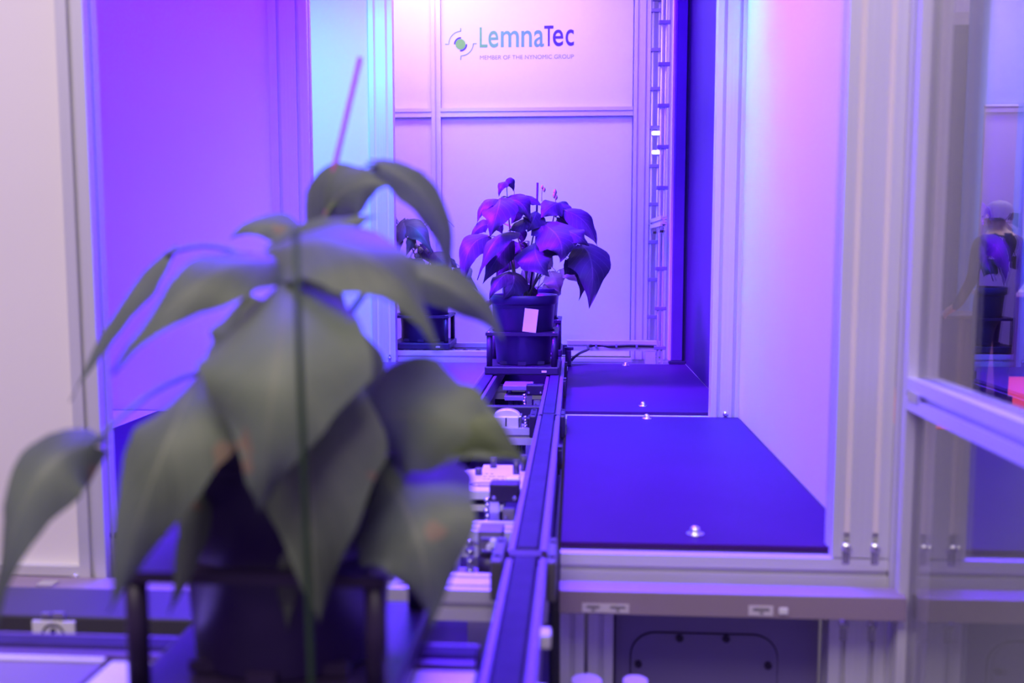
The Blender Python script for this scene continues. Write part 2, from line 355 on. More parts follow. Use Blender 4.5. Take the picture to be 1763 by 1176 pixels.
# ------------------------------------------------------------------ benches
def screw(x, y, z, parent):
    b = MB(); b.lathe([(.0, .0), (.013, 0), (.013, .002), (.0075, .003), (.0075, .006), (.0065, .010), (.003, .012), (0, .0125)], (x, y, z), 20)
    b.build('thumb_screw', STEEL, parent)
def bench(x0, x1, y0, y1, label, screws, m=BENCH):
    t = thing('bench_board', ((x0 + x1) / 2, (y0 + y1) / 2, BZ - .0085), label, 'bench')
    MB().box(x0, x1, y0, y1, BZ - .0085, BZ, .0012).build('board', m, t)
    for x, y in screws: screw(x, y, BZ, t)
    return t
p1 = at(1212, 922, 1.40); 
bench(-.018, .404, S0 + .022, S1 - .001, 'blue-lit black bench board nearest the camera, right of conveyor', [(.178, 1.40), (.178, 2.36)])
bench(-.024, .398, S1 + .065, S2 - .0, 'dim violet-lit black bench board, second from the camera at right', [(.182, 2.55), (.182, 3.43)])
bench(-1.07, -.294, S0 + .022, S1 - .001, 'black bench board left of the conveyor, behind the near plant', [(-.62, 2.36)])
bench(-1.41, -.294, S1 + .065, S2 - .0, 'magenta-lit black bench board left of conveyor in the middle bay', [(-.62, 2.55)], mat('wall_glow_bench_board', (.14, .06, .20), .35, 0, .06, 5, .3))  # grazing reflection of the bright walls put into a lighter board colour
tag(MB().box(-1.42, -1.072, S0 + .022, S1 - .001, BZ - .0085, BZ, .001).build('shelf_board', WHITE), 'white shelf strip along the left black bench', 'shelf')

# ------------------------------------------------------------------ main conveyor
JOINT = mat('joint_grey', (.10, .09, .11), .45)
CX = -.158
mc = thing('belt_conveyor', (CX, 2.0, FL), 'twin belt conveyor running away between the benches', 'conveyor')
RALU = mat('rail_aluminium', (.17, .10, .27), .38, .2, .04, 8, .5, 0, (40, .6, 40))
for s in (1, -1):
    def X(a): return CX + s * (a - CX)
    def bx(mb, a, b, y0, y1, z0, z1, bv=0): return mb.box(min(X(a), X(b)), max(X(a), X(b)), y0, y1, z0, z1, bv)
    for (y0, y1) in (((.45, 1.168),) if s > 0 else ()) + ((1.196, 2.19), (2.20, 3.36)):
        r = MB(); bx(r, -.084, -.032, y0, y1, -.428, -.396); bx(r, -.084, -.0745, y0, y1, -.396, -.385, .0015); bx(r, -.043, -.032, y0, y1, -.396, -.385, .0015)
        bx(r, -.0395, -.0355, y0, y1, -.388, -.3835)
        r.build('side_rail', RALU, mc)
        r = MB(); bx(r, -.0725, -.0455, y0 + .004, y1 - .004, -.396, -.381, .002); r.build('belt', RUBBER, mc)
    # junction plates at the joint between the belts
    for yj in (1.182, 2.195):
        for a0, a1 in ((-.101, -.086), (-.032, -.0235 if s < 0 else -.0205)):
            if s < 0 and yj < 2: continue
            j = bx(MB(), a0, a1, yj - .045, yj + .055, -.43, -.379, .003).build('joint_plate', BLACK if yj > 2 else JOINT, mc)
            for dy in (-.025, .035):
                MB().cyl((X((a0 + a1) / 2), yj + dy, -.379), (X((a0 + a1) / 2), yj + dy, -.377), .004).build('screw_head', BLACK, j)
        if s < 0 and yj < 2: continue
        r = MB(); bx(r, -.080, -.040, yj - (.013 if yj < 2 else .004), yj + (.013 if yj < 2 else .004), -.42, -.3825); r.build('joint_gap', BLACK, mc)
# cross beams
for (y0, y1) in ((1.17, 1.235), (1.42, 1.48), (2.258, 2.317), (2.95, 3.0)):
    MB().ext('x', y0, y1, -.4685, -.4285, CX - .13, -.085 if y0 > 1.3 else -.0325).build('cross_beam', ALUX, mc)
for y0 in (1.185, 3.0):
    for x in (-.27, -.075):
        MB().box(x - .018, x + .018, y0, y0 + .036, FL, -.4685).build('leg', ALU, mc)
MB().box(-.245, -.075, 2.385, 2.41, -.425, -.397, .003).build('cross_bar', BLACK, mc)
# underside tray and dark pan between the rails
MB().box(-.285, -.03, 1.24, 3.36, -.60, -.59).build('drip_pan', BLACK, mc)
MB().box(-.292, -.288, 1.24, 3.36, -.60, -.432).build('side_skirt', BLACK, mc)
MB().box(-.0265, -.0235, 1.40, 3.36, -.60, -.432).build('side_skirt', BLACK, mc)
# small support brackets right of the rail
for i, (y, z) in enumerate(((1.86, -.395), (2.72, -.378), (3.05, -.372))):
    r = MB(); r.box(-.032, -.0235, y, y + .03, z - .05, z, .002); r.box(-.032, -.0235, y + .002, y + .028, z, z + .006)
    r.build('bracket', BLACK, mc)
for y in (.80, .93):
    MB().box(-.0335, -.022, y, y + .022, -.40, -.385, .002).build('white_clip', MACH, mc)

# near transverse conveyor at the front left
tc_ = thing('cross_conveyor', (-.5, .85, FL), 'cross conveyor under the near pot, running to the left', 'conveyor')
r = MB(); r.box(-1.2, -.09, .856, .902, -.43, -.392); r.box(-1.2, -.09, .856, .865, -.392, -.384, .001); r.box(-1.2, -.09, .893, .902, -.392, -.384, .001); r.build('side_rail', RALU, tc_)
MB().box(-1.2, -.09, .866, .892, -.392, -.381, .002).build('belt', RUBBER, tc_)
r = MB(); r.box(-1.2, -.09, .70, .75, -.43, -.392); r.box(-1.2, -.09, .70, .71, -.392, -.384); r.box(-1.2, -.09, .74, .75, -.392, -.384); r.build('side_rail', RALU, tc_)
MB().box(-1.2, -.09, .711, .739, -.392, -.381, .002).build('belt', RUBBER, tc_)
MB().box(-1.2, -.44, .752, .854, -.401, -.389, .002).build('cover_plate', mat('shaded_plate', (.23, .19, .21), .5, .1, .05, 8), tc_)  # left part of the plate painted darker for its weaker light
MB().box(-1.2, -.44, .848, .854, -.389, -.386, .001).build('cover_lip', CREAM, tc_)
MB().box(-.435, -.088, .752, .854, -.401, -.389, .002).build('cover_plate', MACH, tc_)
for x in (-1.1, -.20):
    MB().box(x - .02, x + .02, .80, .84, FL, -.401).build('leg', ALU, tc_)
# dark drive cover with round-symbol plate
dc = thing('drive_cover', (-.7, 1.10, -.50), 'dark drive cover under the grey duct at left, with a ring symbol plate', 'cover')
MB().box(-1.2, -.33, 1.07, 1.165, -.56, -.435, .003).build('housing', mat('dark_cover', (.05, .045, .055), .5), dc)
MB().box(-1.2, -.33, 1.066, 1.07, -.560, -.552).build('lower_trim', BLACK, dc)
pl = at(93, 1081, 1.068)
pm = MB().box(pl.x - .026, pl.x + .026, 1.066, 1.07, pl.z - .010, pl.z + .0085, .0006).build('symbol_plate', MACH, dc)
rg = MB(); n = 28
c0 = [(pl.x + .0135 * cos(2 * PI * i / n), 1.0655, pl.z - .0095 + .0145 * sin(2 * PI * i / n)) for i in range(n // 2 + 1)]
rg.tube(c0, .0012, seg=6); rg.cyl((pl.x, 1.066, pl.z - .003), (pl.x, 1.0648, pl.z - .003), .0035); rg.build('ring_symbol', INK, pm)
MB().box(pl.x - .014, pl.x - .004, 1.067, 1.0705, pl.z + .013, pl.z + .018).build('small_knob', GREYP, dc); MB().box(pl.x - .001, pl.x + .013, 1.067, 1.0705, pl.z + .012, pl.z + .019).build('small_knob', GREYP, dc)
MB().box(-1.15, -1.10, 1.09, 1.14, FL, -.56).build('leg', ALU, dc)
MB().box(-.40, -.35, 1.09, 1.14, FL, -.56).build('leg', ALU, dc)

# rear transverse conveyor
rc = thing('roller_conveyor', (-.5, 3.7, FL), 'roller conveyor crossing the rear bay in front of the white wall', 'conveyor')
MB().ext('x', 3.525, 3.565, -.425, -.3835, -1.40, -.285).build('side_rail', ALUX, rc)
MB().ext('x', 3.83, 3.87, -.425, -.3835, -1.40, -.285).build('side_rail', ALUX, rc)
MB().ext('x', 3.84, 3.875, -.412, -.372, -.03, .337).build('side_rail', ALUX, rc)
MB().box(-.285, -.03, 3.845, 3.87, -.43, -.39).build('link_bar', BLACK, rc)
wr = MB().cyl((0, 3.568, 0), (0, 3.60, 0), .0185, seg=20)
w0 = wr.build('roller', BLACK, rc); w0.location = Vector((-1.30, 0, -.3995)) - Vector((0, 0, 0)) - Vector(rc.location) + Vector(rc.location)
for v in w0.data.vertices: v.co += Vector(rc.location)
w0.location = Vector((-1.30, 0, -.3995)) - Vector(rc.location)
for i in range(1, 21):
    c = w0.copy(); COL.objects.link(c); c.parent = rc; c.location = w0.location + Vector((.0495 * i, 0, 0))
MB().box(-1.40, -.285, 3.606, 3.80, -.42, -.410).build('cover_plate', BLACK, rc)
MB().box(-.283, -.028, 3.37, 3.376, -1.0, -.432).build('back_skirt', BLACK, rc)
for x in (-1.2, -.32):
    MB().box(x - .02, x + .02, 3.835, 3.865, FL, -.425).build('leg', ALU, rc); MB().box(x - .02, x + .02, 3.53, 3.56, FL, -.425).build('leg', ALU, rc)
MB().box(.28, .32, 3.842, 3.873, FL, -.412).build('leg', ALU, rc)
MB().box(-.284, .29, 3.40, 3.83, -.60, -.59).build('drip_pan', BLACK, rc)
bar_b = bar(-1.42, .45, 4.06, 4.10, -.54, -.468, 'low pale bar along the foot of the white back wall')
MB().box(-1.30, -1.26, 4.06, 4.10, FL, -.54).build('leg', ALU, bar_b)
MB().box(.40, .44, 4.06, 4.10, FL, -.54).build('leg', ALU, bar_b)

# ------------------------------------------------------------------ machine units between the rails
def P(px, py, Y): return at(px, py, Y)
# index plate with pins
u = thing('index_plate', (-.14, 1.68, -.425), 'white locating plate with pins and an oval mark between the rails', 'plate')
poly = [(-.205, 1.59), (-.118, 1.59), (-.112, 1.612), (-.089, 1.612), (-.089, 1.79), (-.17, 1.79), (-.17, 1.755), (-.205, 1.745)]
pl_ = MB().prism(poly, 'z', -.424, -.410).build('top_plate', MACH, u)
MB().box(-.20, -.118, 1.60, 1.76, -.448, -.436, .002).build('lower_plate', MACH, u)
MB().box(-.19, -.125, 1.61, 1.75, -.436, -.424).build('spacer', BLACK, u)
MB().box(-.185, -.13, 1.62, 1.74, -.59, -.448).build('pedestal', GREYP, u)
for (x, y, h) in ((-.183, 1.60, .026), (-.103, 1.70, .030), (-.092, 1.745, .030), (-.150, 1.77, .018), (-.172, 1.71, .012)):
    MB().cyl((x, y, -.410), (x, y, -.410 + h), .0062).build('pin', mat('pin_grey', (.09, .08, .09), .35, .3), u)
MB().box(-.118, -.094, 1.640, 1.665, -.410, -.398, .002).build('pin_block', MACH, u)
ov = MB(); c0 = [(-.153 + .024 * cos(2 * PI * i / 32), 1.635 + .013 * sin(2 * PI * i / 32), -.4097) for i in range(33)]
ov.tube(c0, .0016, seg=6); ov.box(-.166, -.140, 1.633, 1.6365, -.4105, -.4092); ov.build('oval_mark', GREYINK, pl_)
mk = MB()
for i in range(14):
    x = -.160 + .008 * (i % 6) + random.uniform(-.002, .002); y = 1.675 + .02 * (i // 6)
    mk.box(x, x + .005, y, y + .002, -.4105, -.4094)
mk.build('print_marks', GREYINK, pl_)
# dark sensor facing the camera
def sensor(loc, label):
    t = thing('sensor_block', loc, label, 'sensor'); x, y, z = loc
    MB().box(x - .024, x + .024, y, y + .03, z + .062, z + .092, .003).build('housing', BLACK, t)
    for dx in (-.0165, .0165): MB().cyl((x + dx, y + .001, z + .070), (x + dx, y - .0035, z + .070), .0036, .003).build('screw_head', STEEL, t)
    MB().box(x - .024, x - .008, y + .004, y + .012, z, z + .063, .001).build('bracket', STEEL, t)
    MB().box(x - .004, x + .016, y + .010, y + .026, z + .02, z + .048, .002).build('plug', GREYP, t)
    MB().cyl((x + .002, y + .012, z + .036), (x + .002, y + .004, z + .036), .003).build('bolt', STEEL, t)
    for k in range(5): MB().cyl((x - .034 + .003 * (k % 2), y + .01 + .004 * k, z + .026 + .008 * k), (x - .026, y + .012 + .004 * k, z + .028 + .008 * k), .0042, seg=8).build('hose_fitting', STEEL, t)
    MB().box(x - .035, x + .024, y - .002, y + .05, z - .006, z, 0).build('foot', GREYP, t)
    return t
t = sensor((-.110, 1.50, -.4665), 'black sensor with two pale screws in front of the pinned plate')
MB().box(-.135, -.092, 1.49, 1.56, -.59, -.4725).build('pedestal', GREYP, t)
t = sensor((-.110, 2.66, -.474), 'small black sensor behind the domed roller unit, under the far pot')
MB().box(-.135, -.090, 2.655, 2.72, -.59, -.480).build('pedestal', GREYP, t)
# domed roller unit on the third cross beam
u = thing('roller_unit', (-.155, 2.28, -.4285), 'pale domed roller unit on the bright cross beam between rails', 'roller')
MB().box(-.190, -.132, 2.262, 2.31, -.4285, -.402, .002).build('housing', MACH, u)
MB().box(-.163, -.160, 2.260, 2.2625, -.424, -.404).build('slot', BLACK, u)
b = MB(); b.prism([(-.161 + .031 * cos(PI * i / 18), -.4045 + .017 * sin(PI * i / 18)) for i in range(19)], 'y', 2.268, 2.305, True); b.build('dome', MACH, u)
MB().box(-.130, -.125, 2.262, 2.305, -.4285, -.400, .001).build('end_plate', STEEL, u)
MB().box(-.197, -.192, 2.262, 2.305, -.4285, -.402, .001).build('end_plate', STEEL, u)
for k in range(4): MB().cyl((-.119, 2.265, -.426 + .0075 * k), (-.113, 2.262, -.424 + .0075 * k), .0034, seg=8).build('fitting', STEEL, u)
MB().box(-.112, -.092, 2.265, 2.31, -.4285, -.404, .003).build('valve_block', BLACK, u)
# lift unit beneath the far pot
u = thing('lift_unit', (-.15, 2.78, -.59), 'lifting plates on steel rods under the far pot carrier', 'lift')
MB().box(-.205, -.120, 2.74, 2.83, -.410, -.396, .002).build('upper_plate', GREYP, u)
MB().box(-.200, -.126, 2.74, 2.82, -.440, -.426, .002).build('lower_plate', GREYP, u)
for x in (-.185, -.168, -.152): MB().cyl((x, 2.77, -.59), (x, 2.77, -.440), .006).build('rod', STEEL, u)
for x in (-.19, -.135): MB().cyl((x, 2.79, -.426), (x, 2.79, -.410), .008).build('spacer', STEEL, u)
MB().box(-.205, -.165, 2.70, 2.735, -.59, -.475, .003).build('cylinder_block', BLACK, u)
# valve group in front of the first joint
u = thing('valve_group', (-.14, 1.33, -.50), 'valve block with metal hose fittings and a black coil near the belt joint', 'valve')
MB().box(-.135, -.100, 1.33, 1.37, -.47, -.435, .002).build('valve_body', mat('valve_grey', (.18, .16, .20), .4, .3), u)
for z in (-.446, -.464): MB().box(-.130, -.106, 1.327, 1.331, z, z + .003).build('rib', STEEL, u)
MB().cyl((-.113, 1.332, -.451), (-.113, 1.320, -.451), .0055).build('push_button', MACH, u); MB().cyl((-.119, 1.332, -.457), (-.119, 1.322, -.457), .004).build('push_button', MACH, u)
MB().cyl((-.118, 1.335, -.505), (-.118, 1.335, -.472), .018).build('coil', BLACK, u)
for k in range(8): MB().cyl((-.150 + .004 * (k % 2), 1.335, -.452 - .007 * k), (-.143, 1.325, -.452 - .007 * k), .0042, seg=10).build('hose_fitting', STEEL, u)
b = MB(); b.tube([(-.168, 1.34, -.50), (-.163, 1.335, -.475), (-.157, 1.33, -.452), (-.150, 1.335, -.445)], .004); b.build('hose', MACH, u)
MB().box(-.175, -.09, 1.32, 1.38, -.513, -.505, .001).build('foot', GREYP, u)
MB().box(-.15, -.11, 1.325, 1.37, -.625, -.513).build('pedestal', GREYP, u)
u.location.z += .035
# dark hoses between rail and bench
for i, (x, lab) in enumerate(((-.0262, 'thick black hose hanging between the near rail end and the bench'), (-.0215, 'thin blue-lit black hose beside the thick one at the bench edge'))):
    pts = [(x, 1.285 - .004 * i, -.41), (x, 1.275 - .002 * i, -.43), (x, 1.257 + .004 * i, -.452), (x, 1.252 + .01 * i, -.47), (x, 1.25 + .012 * i, -.55), (x, 1.25 + .012 * i, -.8), (x, 1.25 + .012 * i, FL)]
    tag(MB().tube(pts, .0055 - .0022 * i).build('hose', CABLE), lab, 'hose')
# rear right connector and cable
u = thing('cable_connector', (-.02, 3.42, -.42), 'black plug block where the cable meets the conveyor end', 'connector')
MB().box(-.033, -.012, 3.385, 3.42, -.419, -.362, .003).build('housing', BLACK, u)
MB().box(-.036, -.004, 3.39, 3.415, -.362, -.352, .002).build('cap', BLACK, u)
pts = [(-.012, 3.40, -.40), (.0, 3.41, -.388), (.02, 3.45, -.378), (.05, 3.60, -.381), (.06, 3.834, -.3905), (.15, 3.834, -.393), (.22, 3.834, -.390), (.33, 3.834, -.392)]
sp_ = []
for i in range(len(pts) - 1):
    a, b2 = Vector(pts[i]), Vector(pts[i + 1])
    p0 = Vector(pts[max(i - 1, 0)]); p3 = Vector(pts[min(i + 2, len(pts) - 1)])
    for k in range(6):
        t_ = k / 6; sp_.append(.5 * ((2 * a) + (b2 - p0) * t_ + (2 * p0 - 5 * a + 4 * b2 - p3) * t_ ** 2 + (3 * a - p0 - 3 * b2 + p3) * t_ ** 3))
sp_.append(Vector(pts[-1]))
cb = thing('power_cable', (.15, 3.83, -.40), 'black cable tied along the low rail at the rear right', 'cable')
MB().tube(sp_, .005).build('sheath', CABLE, cb)
for x in (.085, .165, .245): MB().box(x - .004, x + .004, 3.828, 3.841, -.398, -.384, .001).build('cable_tie', GREYP, cb)

# rear right rack seen end-on: rods with clamps, rail
rk = thing('conduit_rack', (.31, 3.9, FL), 'tall rack of thin silver rods with clamps at right of white wall', 'rack')
MB().ext('z', .236, .300, 4.045, 4.083, -.468, TOP).build('upright', ALU, rk)
MB().ext('y', .306, .330, .075, .112, 3.54, 4.10).build('cross_rail', ALU, rk)
for (y, x) in ((4.05, .322), (3.72, .326)):
    for dx in (-.008, .008):
        MB().cyl((x + dx * (1.6 if y > 4 else 1), y, FL), (x + dx * (1.6 if y > 4 else 1), y, TOP), .0045, seg=8).build('rod', ALU, rk)
    for k in range(-4, 9):
        z = .02 + k * (.155 if y > 4 else .152) + (.05 if y < 4 else 0)
        if abs(z - .09) < .03: continue
        MB().box(x - .022, x + .022, y - .010, y + .010, z - .007, z + .007, .002).build('clamp', GREYP, rk)
for y in (4.04, 3.70):
    for k in range(3):
        MB().cyl((.318 + .006 * k, y, .058), (.318 + .006 * k, y - .012, .058), .006, seg=10).build('bolt', STEEL, rk)
MB().box(.305, .345, 4.02, 4.05, .985, 1.01, .003).build('clamp', GREYP, rk)
tag(MB().ext('z', .36, .40, 4.05, 4.09, -.468, TOP).build('aluminium_post', ALU), 'slim post behind the rod rack at the rear right corner', 'post')
for (px, py) in ((1131, 229), (1131, 262)):  # glowing bars stand in for lamp reflections in glass, no lamps here
    p = at(px, py, 4.03)
    t = thing('lamp_reflection', (p.x, 4.03, p.z), 'small glowing white bar for a lamp reflection at the rod rack, ' + ('upper' if py < 240 else 'lower') + ' of the pair', 'reflection', 'lamp reflections at the rod rack')
    MB().box(p.x - .019, p.x + .019, 4.025, 4.035, p.z - .007, p.z + .007, .004).build('lens', REFLW, t)  # glowing face acts as the reflected light
    MB().box(p.x - .022, p.x + .022, 4.035, 4.052, p.z - .009, p.z + .009, .002).build('housing', MACH, t)  # made-up backing behind the glowing bar

# ------------------------------------------------------------------ front duct, hatch, pipes
d = thing('cable_duct', (.2, 1.27, -.49), 'grey metal cable duct with white labels across the front, right of the conveyor', 'duct')
MB().box(-.045, .440, 1.268, 1.306, -.494, -.461, .0015).build('body', DUCT, d)
for x in (.0, .20, .39): MB().box(x - .015, x + .015, 1.306, S0, -.494, -.484).build('bracket', DUCT, d)
def dlabel(px0, px1, py0, py1, words_):
    a, b = at(px0, py0, 1.267), at(px1, py1, 1.267)
    l = MB().box(a.x, b.x, 1.2668, 1.2682, b.z, a.z).build('label', mat('label_white', (.62, .56, .62), .6), d)
    k = MB()
    for (f0, f1, g0, g1) in words_: k.box(a.x + (b.x - a.x) * f0, a.x + (b.x - a.x) * f1, 1.2662, 1.2669, b.z + (a.z - b.z) * g0, b.z + (a.z - b.z) * g1)
    k.build('print', GREYINK, l)
dlabel(1002, 1083, 1039, 1056, [(.10, .37, .52, .80), (.20, .28, .2, .4), (.60, .92, .52, .80), (.72, .80, .2, .4)])
dlabel(1289, 1331, 1043, 1061, [(.18, .85, .5, .8), (.45, .6, .2, .4)])
p = at(1349, 1053, 1.267); MB().box(p.x - .006, p.x + .006, 1.2655, 1.2682, p.z - .004, p.z + .005, .001).build('clip', MACH, d)
d = thing('cable_duct', (-.8, 1.27, -.49), 'grey metal cable duct across the front, left of the conveyor', 'duct')
MB().box(-1.42, -.30, 1.268, S0 - .004, -.515, -.479, .0015).build('body', DUCT, d)
p = at(40, 1034, 1.267); MB().cyl((p.x, 1.2685, p.z), (p.x, 1.265, p.z), .006).build('bolt', BLACK, d)
p = at(66, 1013, 1.267); MB().box(p.x - .012, p.x + .012, 1.28, 1.30, -.479, -.475, .001).build('clip', STEEL, d)
hz = thing('hatch_cover', (.2, 1.40, FL), 'grey metal cover with a rounded raised outline and dark bolts under the bench', 'cover')
MB().box(.062, .357, 1.385, 1.395, FL, -.512, .001).build('plate', GREYP, hz)
a, b = at(1087, 1088, 1.384), at(1330, 1400, 1.384)
def rr(x0, x1, z0, z1, r, n=8):
    out = []
    for cx, cz, a0 in ((x1 - r, z1 - r, 0), (x0 + r, z1 - r, 90), (x0 + r, z0 + r, 180), (x1 - r, z0 + r, 270)):
        out += [(cx + r * cos(math.radians(a0 + 90 * i / n)), cz + r * sin(math.radians(a0 + 90 * i / n))) for i in range(n + 1)]
    return out
MB().prism(rr(a.x, b.x, b.z, a.z, .035), 'y', 1.381, 1.386).build('hatch', GREYP2, hz)
o_ = rr(a.x, b.x, b.z, a.z, .035); MB().tube([(x, 1.3845, z) for x, z in o_ + o_[:1]], .0016, seg=6).build('gasket', BLACK, hz)
for px, py in ((1170, 1098), (1250, 1099), (1099, 1142), (1322, 1145)):
    p = at(px, py, 1.381); MB().cyl((p.x, 1.3815, p.z), (p.x, 1.377, p.z), .0052).build('bolt', BLACK, hz)
tag(MB().box(.058, .062, 1.36, 1.40, FL, -.512).build('gap_strip', BLACK), 'black strip at left edge of the grey hatch cover', 'strip')
for px, r_, lab in ((1010, .020, 'wider'), (1094, .016, 'narrower')):
    p = at(px, 1171, 1.18)
    t = thing('white_pipe', (p.x, 1.18, FL), 'pale capped pipe end at the bottom edge, ' + lab + ' of the two', 'pipe')
    PIPE = mat('dull_beige_pipe', (.46, .41, .38), .5)
    MB().cyl((p.x, 1.18, FL), (p.x, 1.18, p.z - .012), r_ * .85).build('pipe', PIPE, t)
    MB().cyl((p.x, 1.18, p.z - .012), (p.x, 1.18, p.z), r_, r_ * .96).build('cap', PIPE, t)

# ------------------------------------------------------------------ glass door, opened towards the camera
gd = thing('glass_door', (.455, S0, -1.2), 'open glass door with silver frame and cross bar at right', 'door'); gd['kind'] = 'thing'
DX0, DX1 = .4345, .474
MB().ext('z', DX0, DX1, S0 - .045, S0, -1.2, .948).build('hinge_stile', ALU, gd)
MB().ext('z', DX0, DX1, .36, .40, -1.2, .948).build('closing_stile', ALU, gd)
MB().ext('y', DX0, DX1, -.212, -.170, .40, S0 - .045).build('cross_bar', mat('door_bar_aluminium', (.72, .71, .73), .38, .35, .03, 6), gd)
MB().ext('y', DX0, DX1, -1.2, -1.16, .40, S0 - .045).build('bottom_rail', ALU, gd)
MB().ext('y', DX0, DX1, .908, .948, .40, S0 - .045).build('top_rail', ALU, gd)
MB().box(.447, .451, .40, S0 - .045, -.17, .908).build('glass_pane', GLASS, gd)
MB().box(.447, .451, .40, S0 - .045, -1.16, -.212).build('glass_pane', GLASS, gd)
b = MB(); p = at(1558, 668, 1.25); b.box(DX0 - .002, DX0 + .004, 1.24, 1.275, -.199, -.185, .001); b.build('corner_fitting', STEEL, gd)

# ------------------------------------------------------------------ pots and carriers
def carrier(loc, label):
    t = thing('pot_carrier', loc, label, 'carrier', None); x, y, z = loc
    MB().box(x - .111, x + .111, y - .111, y + .111, z, z + .0245, .004).build('base_plate', BLACK, t)
    n = 40; R = .0965; vs = []; h = .108
    for zz in (z + .117, z + .126):
        for i in range(n):
            a = 2 * PI * i / n + PI / 4; ca, sa = cos(a), sin(a); k = h / max(abs(ca), abs(sa)); vs.append((x + ca * k, y + sa * k, zz))
        for i in range(n):
            a = 2 * PI * i / n + PI / 4; vs.append((x + cos(a) * R, y + sin(a) * R, zz))
    fs = []
    for i in range(n):
        j = (i + 1) % n
        fs += [(i, j, n + j, n + i), (2 * n + i, 3 * n + i, 3 * n + j, 2 * n + j), (i, 2 * n + i, 2 * n + j, j), (n + i, n + j, 3 * n + j, 3 * n + i)]
    MB().add(vs, fs).build('ring_plate', BLACK, t)
    for sx in (-1, 1):
        for sy in (-1, 1):
            MB().cyl((x + sx * .097, y + sy * .097, z + .0245), (x + sx * .097, y + sy * .097, z + .117), .0088).build('corner_post', BLACK, t)
            MB().cyl((x + sx * .097, y + sy * .097, z + .126), (x + sx * .097, y + sy * .097, z + .1275), .005, seg=10).build('screw', STEEL, t)
    MB().box(x + .06, x + .075, y - .113, y - .110, z + .008, z + .014).build('marker', MACH, t)
    return t
def pot(loc, label, card=False):
    t = thing('plant_pot', loc, label, 'pot'); c = loc
    MB().lathe([(0, 0), (.080, 0), (.083, .004), (.0965, .180), (.1005, .184), (.1045, .186), (.1055, .209), (.104, .211), (.100, .210), (.0985, .19), (.096, .175)], c, 56).build('shell', PLAST, t)
    b = MB(); b.lathe([(.0965, .172), (.07, .182), (.04, .178), (0, .184)], c, 32); b.build('soil', SOIL, t)
    for a in (-2.3, -1.57, -.85):
        x, y = c[0] + .0838 * cos(a), c[1] + .0838 * sin(a)
        MB().box(x - .012, x + .012, y - .006, y + .004, c[2] + .002, c[2] + .012).build('drain_slot', BLACK, t)
    if card:
        # white card hanging on the front of the pot
        a, b_ = Vector((.012, 0, 0)), None
        yy = c[1] - .1012
        bm = MB(); bm.box(-.0205, .0205, -.0008, .0008, -.035, .035, .0005)
        R = Matrix.Rotation(math.radians(6.5), 3, 'Y') @ Matrix.Rotation(math.radians(0), 3, 'X')
        bm.v = [tuple(R @ Vector(v) + Vector((c[0] + .026, yy - .001, c[2] + .138))) for v in bm.v]
        bm.build('name_card', CARD, t)['label'] = 'white card tag'
    return t
CB = -.381; PB = CB + .0245
FARP = (-.158, 2.97); NEARP = (-.2525, .828); MIDP = (-.155, 3.46); REARP = (-.575, 3.66)
carrier((*FARP, CB), 'black pot carrier under the sharp blue-lit plant with the card')
pot((*FARP, PB), 'black pot with white card under the sharp blue-lit plant', True)
carrier((*NEARP, CB), 'black pot carrier close to the camera at lower left')
pot((*NEARP, PB), 'blurred dark pot under the large near plant')
carrier((*MIDP, CB), 'black pot carrier mostly hidden behind the carded pot')
pot((*MIDP, PB), 'dark pot peeping out behind the carded pot')
carrier((*REARP, CB), 'black pot carrier on the roller conveyor at rear left')
pot((*REARP, PB), 'dark pot on the roller conveyor at rear left')

